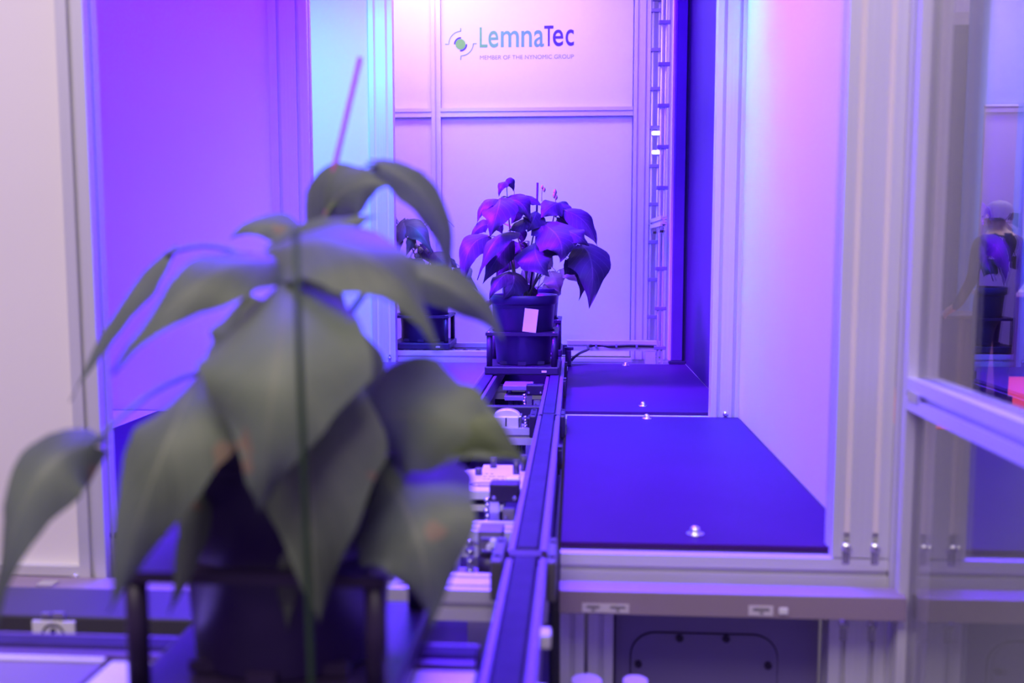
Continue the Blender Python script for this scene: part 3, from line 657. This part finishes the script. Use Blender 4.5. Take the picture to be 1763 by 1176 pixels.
# ------------------------------------------------------------------ plants
WID = [(0, .10), (.05, .50), (.13, .83), (.25, 1.0), (.38, .97), (.52, .82), (.66, .58), (.78, .35), (.88, .17), (.95, .07), (1, .0)]
def wid(t):
    for (a, x), (b, y) in zip(WID, WID[1:]):
        if t <= b: return x + (y - x) * (t - a) / (b - a)
    return 0
def leaf_mesh(name, base, mid, tip, W, face, fold, m, parent, tw=0.0, rip=.04):
    """ovate bean leaf: the midrib is a quadratic curve base-mid-tip, the blade W wide, facing 'face', folded along the midrib"""
    base, mid, tip, face = Vector(base), Vector(mid), Vector(tip), Vector(face).normalized()
    c = mid * 2 - (base + tip) * .5
    NR, NC = 18, 10; vs = []; uvs = []; ph = random.uniform(0, 6)
    L = (tip - base).length
    for i in range(NR + 1):
        t = i / NR
        p = base * (1 - t) ** 2 + c * 2 * t * (1 - t) + tip * t * t
        d = ((c - base) * (1 - t) + (tip - c) * t)
        d = d.normalized() if d.length > 1e-6 else (tip - base).normalized()
        n = (face - d * face.dot(d))
        n = n.normalized() if n.length > 1e-4 else d.orthogonal().normalized()
        n = Quaternion(d, tw * (t - .3)) @ n
        s_ = d.cross(n)
        for k in range(NC + 1):
            u = -1 + 2 * k / NC; wv = wid(t) * W / 2
            wv *= 1 + .05 * sin(t * 19 + ph + (2 if u > 0 else 0))
            back = .10 * L * max(0, 1 - t / .16) * abs(u) * (1 if t < .16 else 0)   # heart-shaped shoulders
            q = p + s_ * u * wv * cos(fold * .6) - n * (abs(u) ** 1.4 * wv * sin(fold)) + n * rip * W * sin(t * 13 + ph + u * 2) * abs(u) ** 2 - d * back
            q += n * .022 * W * (1 - abs(sin(t * 22 - abs(u) * 7))) * abs(u)
            vs.append(q); uvs.append(((u + 1) / 2, t))
    fs = [(i * (NC + 1) + k, i * (NC + 1) + k + 1, (i + 1) * (NC + 1) + k + 1, (i + 1) * (NC + 1) + k) for i in range(NR) for k in range(NC)]
    me = bpy.data.meshes.new(name); off = parent_loc(parent)
    me.from_pydata([v - off for v in vs], [], fs); me.polygons.foreach_set('use_smooth', [True] * len(fs))
    ul = me.uv_layers.new(name='UVMap')
    for lp in me.loops: ul.data[lp.index].uv = uvs[lp.vertex_index]
    me.materials.append(m); o = bpy.data.objects.new(name, me); COL.objects.link(o); o.parent = parent
    return o
def bez(a, b, c, n=8):
    a, b, c = Vector(a), Vector(b), Vector(c)
    return [a * (1 - t) ** 2 + b * 2 * t * (1 - t) + c * t * t for t in [i / n for i in range(n + 1)]]
def plant(loc, label, leaves, m, crown, conv, rp=.0016, rs=.004):
    """leaves: (base px, mid px, tip px, depths (base, mid, tip), width px, face, fold[, twist[, petiole start]])"""
    t = thing('bean_plant', loc, label, 'plant')
    crown = [Vector(c) for c in crown]; ground = Vector(loc)
    for k, c in enumerate(crown):
        g = ground + Vector((.012 * cos(2.4 * k), .012 * sin(2.4 * k), 0))
        MB().tube(bez(g, (g + c) / 2 + Vector((.02 * cos(k * 2.1), .02 * sin(k * 2.1), .01)), c, 10), rs, rs * .6).build('stem', STEM, t)
    for lf in leaves:
        b, md, tp, dep, W, face, fold = lf[:7]; tw = lf[7] if len(lf) > 7 else 0
        B, M_, T = conv(b, dep[0]), conv(md, dep[1]), conv(tp, dep[2])
        Wm = W / F * dep[1] * conv.scale * conv.wide
        o = leaf_mesh('leaf', B, M_, T, Wm, face, fold, m, t, tw)
        src = min(crown, key=lambda c: (c - B).length)
        MB().tube(bez(src, (src + B) / 2 + Vector((0, 0, .25 * (src - B).length)), B, 8), rp, rp * .8, 6).build('petiole', STEM, o)
    return t
def conv_near(p, Y): return at(p[0], p[1], Y)
conv_near.scale = 1.0; conv_near.wide = 1.0
CAMF = (0, -1, .25)
near = [
    # centre front
    ((500, 498), (470, 665), (448, 880), (.74, .66, .66), 330, (0.05, -1, .25), .35, .1),
    ((540, 640), (535, 840), (550, 1072), (.75, .69, .69), 262, (0, -1, .2), .35, 0),
    ((455, 790), (480, 940), (495, 1088), (.76, .74, .74), 120, (-.2, -1, .1), .4, 0),
    # left
    ((480, 450), (345, 484), (194, 645), (.78, .71, .69), 140, (-.2, -1, .35), .3, .2),
    ((285, 440), (198, 548), (121, 692), (.86, .84, .82), 58, (-.4, -.8, .3), .5, 0),
    ((350, 635), (272, 800), (188, 1056), (.74, .66, .66), 225, (-.15, -1, .2), .4, -.2),
    ((160, 768), (52, 845), (-8, 1085), (.72, .68, .66), 158, (.1, -.9, .5), .45, .4),
    ((350, 815), (330, 940), (288, 1066), (.76, .71, .70), 62, (.5, -.8, .1), .5, 0),
    # top
    ((545, 405), (590, 330), (674, 320), (.90, .88, .87), 150, (-.1, -1, .3), .35, 0),
    ((515, 400), (450, 385), (395, 412), (.90, .90, .90), 60, (0, -.8, .6), .3, 0),
    ((652, 284), (745, 360), (772, 492), (.90, .90, .92), 66, (.25, -1, .25), .45, .2),
    ((684, 462), (800, 512), (868, 588), (.84, .83, .84), 78, (0, -1, .3), .45, .2),
    ((470, 430), (630, 440), (756, 608), (.80, .73, .71), 190, (.2, -.75, .75), .3, -.2),
    ((470, 425), (560, 395), (650, 372), (.84, .83, .83), 70, (.0, -.9, .5), .3, 0),
    # right
    ((634, 725), (740, 722), (908, 797), (.80, .74, .74), 222, (.05, -1, .25), .28, 0),
    ((655, 812), (716, 920), (742, 1078), (.79, .71, .71), 262, (.1, -1, .2), .35, .1),
    ((520, 480), (560, 560), (578, 652), (.83, .84, .85), 110, (.3, -1, .3), .4, 0),
    ((420, 520), (395, 600), (335, 640), (.80, .78, .78), 150, (-.3, -1, .3), .3, 0),
    # darker, shaded leaves behind
    ((560, 560), (600, 700), (590, 830), (.86, .83, .82), 150, (.1, -1, .1), .3, 0),
    ((400, 640), (420, 760), (400, 900), (.86, .86, .86), 90, (0, -1, .1), .4, 0),
]
nc = [at(470, 470, .82), at(545, 400, .88), at(560, 560, .86), at(400, 640, .84), at(655, 470, .86)]
LEAF_Y = leaf_mat('bean_leaf_yellowing', (.10, .135, .052), (.16, .20, .08), (.20, .10, .06), .5)
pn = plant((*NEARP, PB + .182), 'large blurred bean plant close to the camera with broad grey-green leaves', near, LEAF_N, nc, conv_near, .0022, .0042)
# tendril and the greener leaf lying over the right-hand one
leaf_mesh('leaf', at(728, 712, .765), at(805, 732, .735), at(910, 798, .735), 140 / F * .735, (.25, -1, .2), .3, LEAF_Y, pn)['label'] = 'greener yellowing leaf'
MB().tube(bez(at(560, 330, .9), at(640, 250, .92), at(735, 300, .93), 10), .0007, .0005, 6).build('tendril', STEM, pn)
tag(MB().tube([at(620, 100, .94), at(575, 292, .90), at(545, 470, .88), Vector((NEARP[0] + .03, .86, PB + .17))], .0026).build('stake_or_reflection', STAKEV), 'slanting dark stake rising above the near plant', 'stake')
tag(MB().tube([at(509, 395, .645), at(516, 620, .640), at(525, 850, .640), at(536, 1176, .64), Vector((-.187, .64, -.45))], .0023).build('stake_or_reflection', LINEG), 'thin upright dark green rod for a line reflected in glass before the near leaves', 'stake')  # thin rod put in for a dark line reflected in glass

# sharp plant: coordinates of an enlarged crop
def conv_far(p, Y): return at(760 + p[0] / 3.18, 290 + p[1] / 3.18, Y)
conv_far.scale = 1 / 3.18; conv_far.wide = 1.25
far = [
    ((356, 72), (328, 95), (314, 155), (2.95, 2.93, 2.93), 52, (-.4, -1, .3), .3),
    ((356, 72), (385, 82), (394, 126), (2.95, 2.95, 2.96), 56, (.4, -1, .4), .3),
    ((326, 172), (240, 190), (194, 308), (2.92, 2.88, 2.86), 90, (-.5, -.7, .5), .35),
    ((322, 165), (305, 240), (262, 378), (2.92, 2.84, 2.82), 165, (-.1, -1, .4), .3),
    ((362, 172), (440, 195), (486, 292), (2.93, 2.90, 2.90), 115, (.2, -1, .5), .3),
    ((455, 155), (510, 180), (556, 205), (2.97, 2.96, 2.96), 44, (0, -.8, .6), .3),
    ((250, 372), (150, 450), (124, 642), (2.92, 2.86, 2.85), 130, (-.3, -1, .25), .3),
    ((395, 350), (290, 400), (198, 612), (2.92, 2.84, 2.82), 130, (-.5, -.8, .3), .4),
    ((378, 405), (300, 500), (226, 634), (2.94, 2.90, 2.90), 115, (-.2, -1, .0), .4),
    ((515, 415), (525, 495), (592, 594), (2.90, 2.83, 2.83), 190, (0, -1, .3), .3),
    ((570, 310), (650, 400), (648, 515), (2.92, 2.82, 2.82), 200, (.0, -1, .45), .3),
    ((640, 330), (730, 360), (805, 425), (2.92, 2.84, 2.84), 130, (.2, -.9, .5), .3),
    ((690, 235), (790, 300), (852, 425), (2.95, 2.93, 2.92), 120, (.4, -.9, .4), .35),
    ((770, 420), (825, 540), (808, 768), (2.92, 2.84, 2.83), 200, (.2, -1, .2), .3),
    ((745, 535), (775, 620), (752, 724), (2.95, 2.94, 2.94), 56, (.4, -1, 0), .4),
    ((690, 500), (730, 540), (770, 590), (2.94, 2.92, 2.92), 110, (.0, -1, .1), .4),
    ((372, 566), (310, 620), (262, 715), (2.93, 2.87, 2.86), 95, (-.3, -1, .4), .35),
    ((388, 572), (390, 640), (330, 718), (2.93, 2.87, 2.87), 150, (.2, -1, .3), .4),
    ((480, 285), (420, 315), (364, 345), (2.93, 2.90, 2.89), 70, (0, -.8, .6), .35),
    ((520, 240), (500, 290), (470, 350), (2.94, 2.91, 2.91), 110, (0, -1, .4), .35),
    ((640, 190), (590, 215), (540, 275), (2.96, 2.93, 2.92), 120, (-.1, -.9, .5), .35),
    ((620, 200), (680, 215), (720, 245), (2.98, 2.97, 2.97), 90, (.2, -.8, .6), .35),
    ((650, 270), (700, 310), (765, 360), (2.98, 2.98, 2.98), 120, (.2, -.6, -.3), .35),
    ((540, 300), (560, 350), (575, 420), (2.93, 2.90, 2.90), 110, (.1, -1, .3), .35),
    ((250, 308), (205, 325), (150, 388), (3.02, 3.02, 3.02), 66, (-.3, -1, .4), .3),
    ((412, 340), (440, 370), (436, 412), (3.02, 3.02, 3.02), 60, (.1, -1, .2), .3),
    ((310, 305), (322, 330), (334, 362), (3.02, 3.02, 3.02), 40, (.2, -1, .2), .3),
    ((420, 430), (350, 500), (300, 600), (3.03, 3.02, 3.02), 150, (-.2, -1, .1), .3),
    ((470, 420), (430, 440), (390, 470), (3.03, 3.02, 3.02), 70, (0, -1, .3), .3),
    ((265, 725), (250, 745), (236, 775), (2.94, 2.93, 2.93), 30, (-.2, -1, .2), .3),
    ((400, 230), (405, 260), (380, 305), (3.0, 3.0, 3.0), 70, (0, -1, .1), .3),
    ((520, 690), (470, 660), (445, 690), (2.99, 2.98, 2.97), 50, (0, -1, .4), .3),
]
fc = [conv_far(p, Y) for p, Y in (((405, 340), 2.97), ((372, 420), 2.95), ((520, 300), 2.98), ((620, 240), 2.98), ((360, 160), 2.96), ((480, 400), 2.99), ((600, 440), 2.97))]
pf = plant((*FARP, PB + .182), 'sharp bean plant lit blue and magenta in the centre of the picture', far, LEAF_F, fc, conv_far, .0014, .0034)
tag(MB().tube([conv_far((526, 78), 2.99), conv_far((518, 400), 2.99), Vector((-.145, 2.985, PB + .175))], .0032).build('stake_or_reflection', BLACK), 'thin black stake standing upright in the sharp blue plant', 'stake')
for (a, b, c_) in (((550, 180), (548, 150), (552, 108)), ((628, 210), (626, 190), (622, 150)), ((398, 160), (399, 140), (398, 118))):
    MB().tube(bez(conv_far(a, 2.98), conv_far(b, 2.98), conv_far(c_, 2.98), 6), .0011, .0009, 6).build('flower_stalk', STEM, pf)
for (px, py, r_) in ((622, 132, .006), (618, 150, .0055), (628, 160, .005), (563, 118, .0045), (552, 104, .004), (615, 235, .005), (640, 240, .005), (625, 255, .005)):
    c = conv_far((px, py), 2.98)
    MB().lathe([(0, -1.6 * r_), (.6 * r_, -r_), (r_, 0), (.75 * r_, r_), (.3 * r_, 1.7 * r_), (0, 2 * r_)], c, 10).build('flower_bud', BUD, pf)

# rear left plant
def conv_rear(p, Y): return at(660 + p[0] / 3.92, 340 + p[1] / 3.92, Y)
conv_rear.scale = 1 / 3.92; conv_rear.wide = 1.2
rear = [
    ((150, 150), (120, 230), (100, 330), (3.64, 3.60, 3.60), 130, (-.3, -1, .4), .3),
    ((135, 185), (240, 230), (328, 385), (3.62, 3.58, 3.57), 130, (.1, -1, .4), .3),
    ((196, 262), (180, 320), (150, 402), (3.60, 3.59, 3.59), 58, (.2, -1, .2), .35),
    ((100, 215), (85, 320), (100, 435), (3.64, 3.60, 3.60), 80, (-.2, -1, .2), .3),
    ((175, 410), (140, 440), (100, 500), (3.62, 3.58, 3.58), 90, (-.2, -1, .4), .3),
    ((170, 440), (230, 470), (260, 530), (3.62, 3.58, 3.58), 120, (.1, -1, .3), .3),
    ((340, 375), (400, 430), (470, 512), (3.66, 3.62, 3.60), 120, (.1, -1, .4), .3),
    ((485, 482), (560, 540), (640, 636), (3.68, 3.64, 3.64), 72, (.1, -1, .5), .3),
    ((520, 470), (560, 520), (545, 600), (3.68, 3.64, 3.64), 80, (0, -1, .3), .3),
    ((360, 130), (370, 200), (390, 260), (3.68, 3.66, 3.66), 100, (0, -1, .3), .3),
    ((250, 330), (300, 390), (340, 460), (3.70, 3.70, 3.70), 90, (0, -1, .2), .3),
    ((430, 420), (470, 450), (500, 480), (3.70, 3.70, 3.70), 50, (0, -1, .2), .3),
    ((60, 120), (20, 170), (-20, 260), (3.66, 3.64, 3.62), 110, (-.3, -1, .3), .3),
    ((30, 400), (0, 460), (-30, 540), (3.66, 3.64, 3.62), 110, (-.3, -1, .3), .3),
]
rcn = [conv_rear(p, Y) for p, Y in (((200, 260), 3.68), ((245, 330), 3.68), ((330, 400), 3.69), ((120, 200), 3.68))]
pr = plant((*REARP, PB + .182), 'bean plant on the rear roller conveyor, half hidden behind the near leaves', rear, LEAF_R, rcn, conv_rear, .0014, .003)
MB().tube(bez(conv_rear((250, 240), 3.68), conv_rear((370, 60), 3.66), conv_rear((478, 200), 3.66), 12), .0012, .0009, 6).build('tendril', STEM, pr)
for (px, py) in ((215, 330), (250, 355), (225, 395), (300, 360)):
    c = conv_rear((px, py), 3.64); MB().lathe([(0, -.012), (.009, -.006), (.011, .002), (.006, .010), (0, .013)], c, 10).build('pod', BUD, pr)
# plant behind the sharp one
mid = [
    ((600, 565), (625, 620), (655, 688), (3.44, 3.40, 3.40), 100, (.1, -1, .3), .3),
    ((660, 552), (710, 575), (775, 640), (3.44, 3.42, 3.42), 75, (.1, -.9, .5), .3),
    ((560, 640), (600, 655), (640, 650), (3.44, 3.42, 3.42), 40, (0, -1, .3), .3),
    ((450, 560), (480, 600), (500, 650), (3.44, 3.43, 3.43), 70, (0, -1, .3), .3),
    ((600, 540), (560, 500), (530, 470), (3.46, 3.45, 3.45), 80, (0, -1, .3), .3),
]
mcn = [conv_far((590, 600), 3.45), conv_far((560, 580), 3.46), conv_far((630, 570), 3.45)]
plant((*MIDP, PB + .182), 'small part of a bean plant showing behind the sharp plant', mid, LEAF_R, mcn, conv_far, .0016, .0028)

# ------------------------------------------------------------------ hall seen through the glass door
cp = tag(MB().box(2.35, 6.2, 7.0, 9.9, FL, FL + .006).build('carpet', REDC), 'red carpet on the hall floor behind the glass door', 'carpet')
ct = thing('bar_counter', (4.9, 10.3, FL), 'dark counter with snacks on top, behind the glass door', 'counter')
MB().box(4.22, 5.9, 10.0, 10.5, FL, -.50, .01).build('body', BLACK, ct)
MB().box(4.19, 5.93, 9.96, 10.54, -.50, -.445, .008).build('top', GREYP, ct)
sn = MB()
for i in range(70):
    x = 4.2 + i * .024 + random.uniform(-.006, .006); y = 9.99 + random.uniform(0, .08); r_ = random.uniform(.008, .014)
    sn.lathe([(0, 0), (r_, .002), (r_ * .9, r_ * .8), (0, r_ * 1.2)], (x, y, -.445), 7)
so = sn.build('snacks', GOLD); tag(so, 'amber snacks strewn along the counter edge', 'snacks', kind='stuff')
bn = thing('banner_stand', (3.45, 8.2, FL + .006), 'violet-grey upright banner behind the dark person', 'banner')
MB().box(3.30, 3.56, 8.2, 8.22, FL + .08, 1.13, .004).build('banner', PURP, bn)
MB().box(3.27, 3.59, 8.1, 8.32, FL + .0065, FL + .08, .01).build('base', BLACK, bn)
MB().cyl((3.30, 8.21, 1.13), (3.56, 8.21, 1.13), .016).build('top_rail', GREYP, bn)
dp = thing('display_plinth', (2.9, 8.9, FL), 'low dark plinth standing on the red carpet by the person', 'plinth')
MB().box(2.95, 3.62, 8.6, 9.2, FL + .006, -.62, .01).build('body', BLACK, dp); MB().box(2.93, 3.64, 8.58, 9.22, -.62, -.59, .006).build('top', BLACK, dp)
dw = tag(MB().box(at(1570, 400, 12).x, at(1692, 400, 12).x, 12.0, 12.12, FL, 2.6).build('dark_hall_sheet', mat('dark_hall_shade', (.05, .04, .07), .8)), 'dark sheet added for the unlit hall behind the glass, left of the banner', 'dark sheet', kind='thing')  # added dark sheet imitates the unlit hall behind the mirrored post
cl = tag(MB().prism(rr(4.55, 5.1, 11.4, 11.95, .1, 6), 'z', FL, 3.0).build('hall_column', mat('blue_column', (.10, .16, .55), .5)), 'blue column behind the counter at the right edge', 'column', kind='thing')

# person
def skin_body(name, nodes, edges, mats_fn, mlist, parent):
    me = bpy.data.meshes.new(name); me.from_pydata([n[0] for n in nodes], edges, [])
    o = bpy.data.objects.new(name, me); COL.objects.link(o)
    md = o.modifiers.new('skin', 'SKIN'); md.use_smooth_shade = True
    if not me.skin_vertices: 
        me.attributes.new('x', 'FLOAT', 'POINT')
    for i, n in enumerate(nodes):
        sv = me.skin_vertices[0].data[i]; sv.radius = n[1] if isinstance(n[1], tuple) else (n[1], n[1]); sv.use_root = (i == 0)
    o.modifiers.new('sub', 'SUBSURF').levels = 2; o.modifiers['sub'].render_levels = 2
    dg = bpy.context.evaluated_depsgraph_get(); m2 = bpy.data.meshes.new_from_object(o.evaluated_get(dg))
    bpy.data.objects.remove(o)
    for m in mlist: m2.materials.append(m)
    for p in m2.polygons: p.material_index = mats_fn(p.center); p.use_smooth = True
    o = bpy.data.objects.new(name, m2); COL.objects.link(o); o.parent = parent
    return o
pe = thing('person', (3.05, 7.25, FL + .006), 'person in dark clothes seen from behind through the glass door', 'person')
H = 1.62
N = [((0, 0, .86), (.15, .105)), ((0, 0, 1.02), (.145, .10)), ((0, 0, 1.20), (.17, .11)), ((0, -.01, 1.33), (.15, .09)), ((0, .0, 1.40), (.06, .06)), ((0, .015, 1.46), (.055, .06)), ((0, .03, 1.52), (.078, .095)), ((0, .025, 1.58), (.06, .075)),
     ((.10, 0, .80), .09), ((.105, .01, .46), .06), ((.11, 0, .09), .042), ((.115, .12, .035), (.04, .03)),
     ((-.10, 0, .80), .09), ((-.105, .01, .46), .06), ((-.11, 0, .09), .042), ((-.115, .12, .035), (.04, .03)),
     ((.18, -.01, 1.33), .06), ((.235, -.02, 1.08), .045), ((.22, .12, .88), .034), ((.205, .19, .83), (.02, .036)),
     ((-.18, -.01, 1.33), .06), ((-.235, -.02, 1.08), .045), ((-.22, .12, .88), .034), ((-.205, .19, .83), (.02, .036))]
E_ = [(0, 1), (1, 2), (2, 3), (3, 4), (4, 5), (5, 6), (6, 7), (0, 8), (8, 9), (9, 10), (10, 11), (0, 12), (12, 13), (13, 14), (14, 15), (3, 16), (16, 17), (17, 18), (18, 19), (3, 20), (20, 21), (21, 22), (22, 23)]
for s, wi in ((1, 19), (-1, 23)):
    bx_, by_, bz_ = N[wi][0]
    for k, (dx, L_) in enumerate(((-.020, .062), (-.007, .072), (.006, .068), (.019, .054))):
        n0 = len(N); N.append(((bx_ - s * .004, by_ + .045, bz_ - .012 - dx), .0095)); N.append(((bx_ - s * .012, by_ + .045 + L_ * .5, bz_ - .030 - dx), .0085)); N.append(((bx_ - s * .022, by_ + .045 + L_ * .8, bz_ - .055 - dx), .0075))
        E_ += [(wi, n0), (n0, n0 + 1), (n0 + 1, n0 + 2)]
    n0 = len(N); N.append(((bx_ - s * .03, by_ + .012, bz_ + .01), .0105)); N.append(((bx_ - s * .045, by_ + .045, bz_ - .008), .009)); E_ += [(wi, n0), (n0, n0 + 1)]
body = skin_body('body', N, E_, lambda c: 0 if (c.z > 1.385 or (c.y > .155 and .6 < c.z < .95)) else (2 if c.z < .07 else 1), [SKIN, CLOTH, BLACK], pe)
hr = MB()
hp = [(.086 * cos(a * PI / 24) + .002, .105 * sin(a * PI / 24)) for a in range(0, 13)]
hr.lathe([(.092, -.05), (.096, .0), (.092, .03), (.075, .065), (.045, .085), (0, .093)], (0, .0, 0), 20)
hr.v = [(x * .92, y * 1.06 + .012 - .012, z + 1.535) for x, y, z in hr.v]
ho = MB(); ho.v = [(x + pe.location.x, y + pe.location.y, z + pe.location.z) for x, y, z in hr.v]; ho.f = hr.f; ho.sm = hr.sm; ho.build('hair', HAIRM, pe)
for s in (1, -1):
    e = MB().lathe([(0, -.03), (.012, -.02), (.015, .008), (.010, .026), (0, .03)], (pe.location.x + s * .083, pe.location.y + .025, pe.location.z + 1.50), 10); e.build('ear', SKIN, pe)
    e = MB().lathe([(0, -.009), (.009, 0), (0, .009)], (pe.location.x + s * .03, pe.location.y + .118, pe.location.z + 1.515), 10); e.build('eye', INK, pe)
MB().add([(pe.location.x + a, pe.location.y + b, pe.location.z + c) for a, b, c in ((-.014, .118, 1.475), (.014, .118, 1.475), (0, .15, 1.475), (0, .122, 1.52))], [(0, 1, 2), (0, 2, 3), (1, 3, 2), (0, 3, 1)]).build('nose', SKIN, pe)
MB().box(pe.location.x - .022, pe.location.x + .022, pe.location.y + .112, pe.location.y + .120, pe.location.z + 1.452, pe.location.z + 1.458).build('mouth', SKIN, pe)
pe.rotation_euler = (0, 0, math.radians(25))
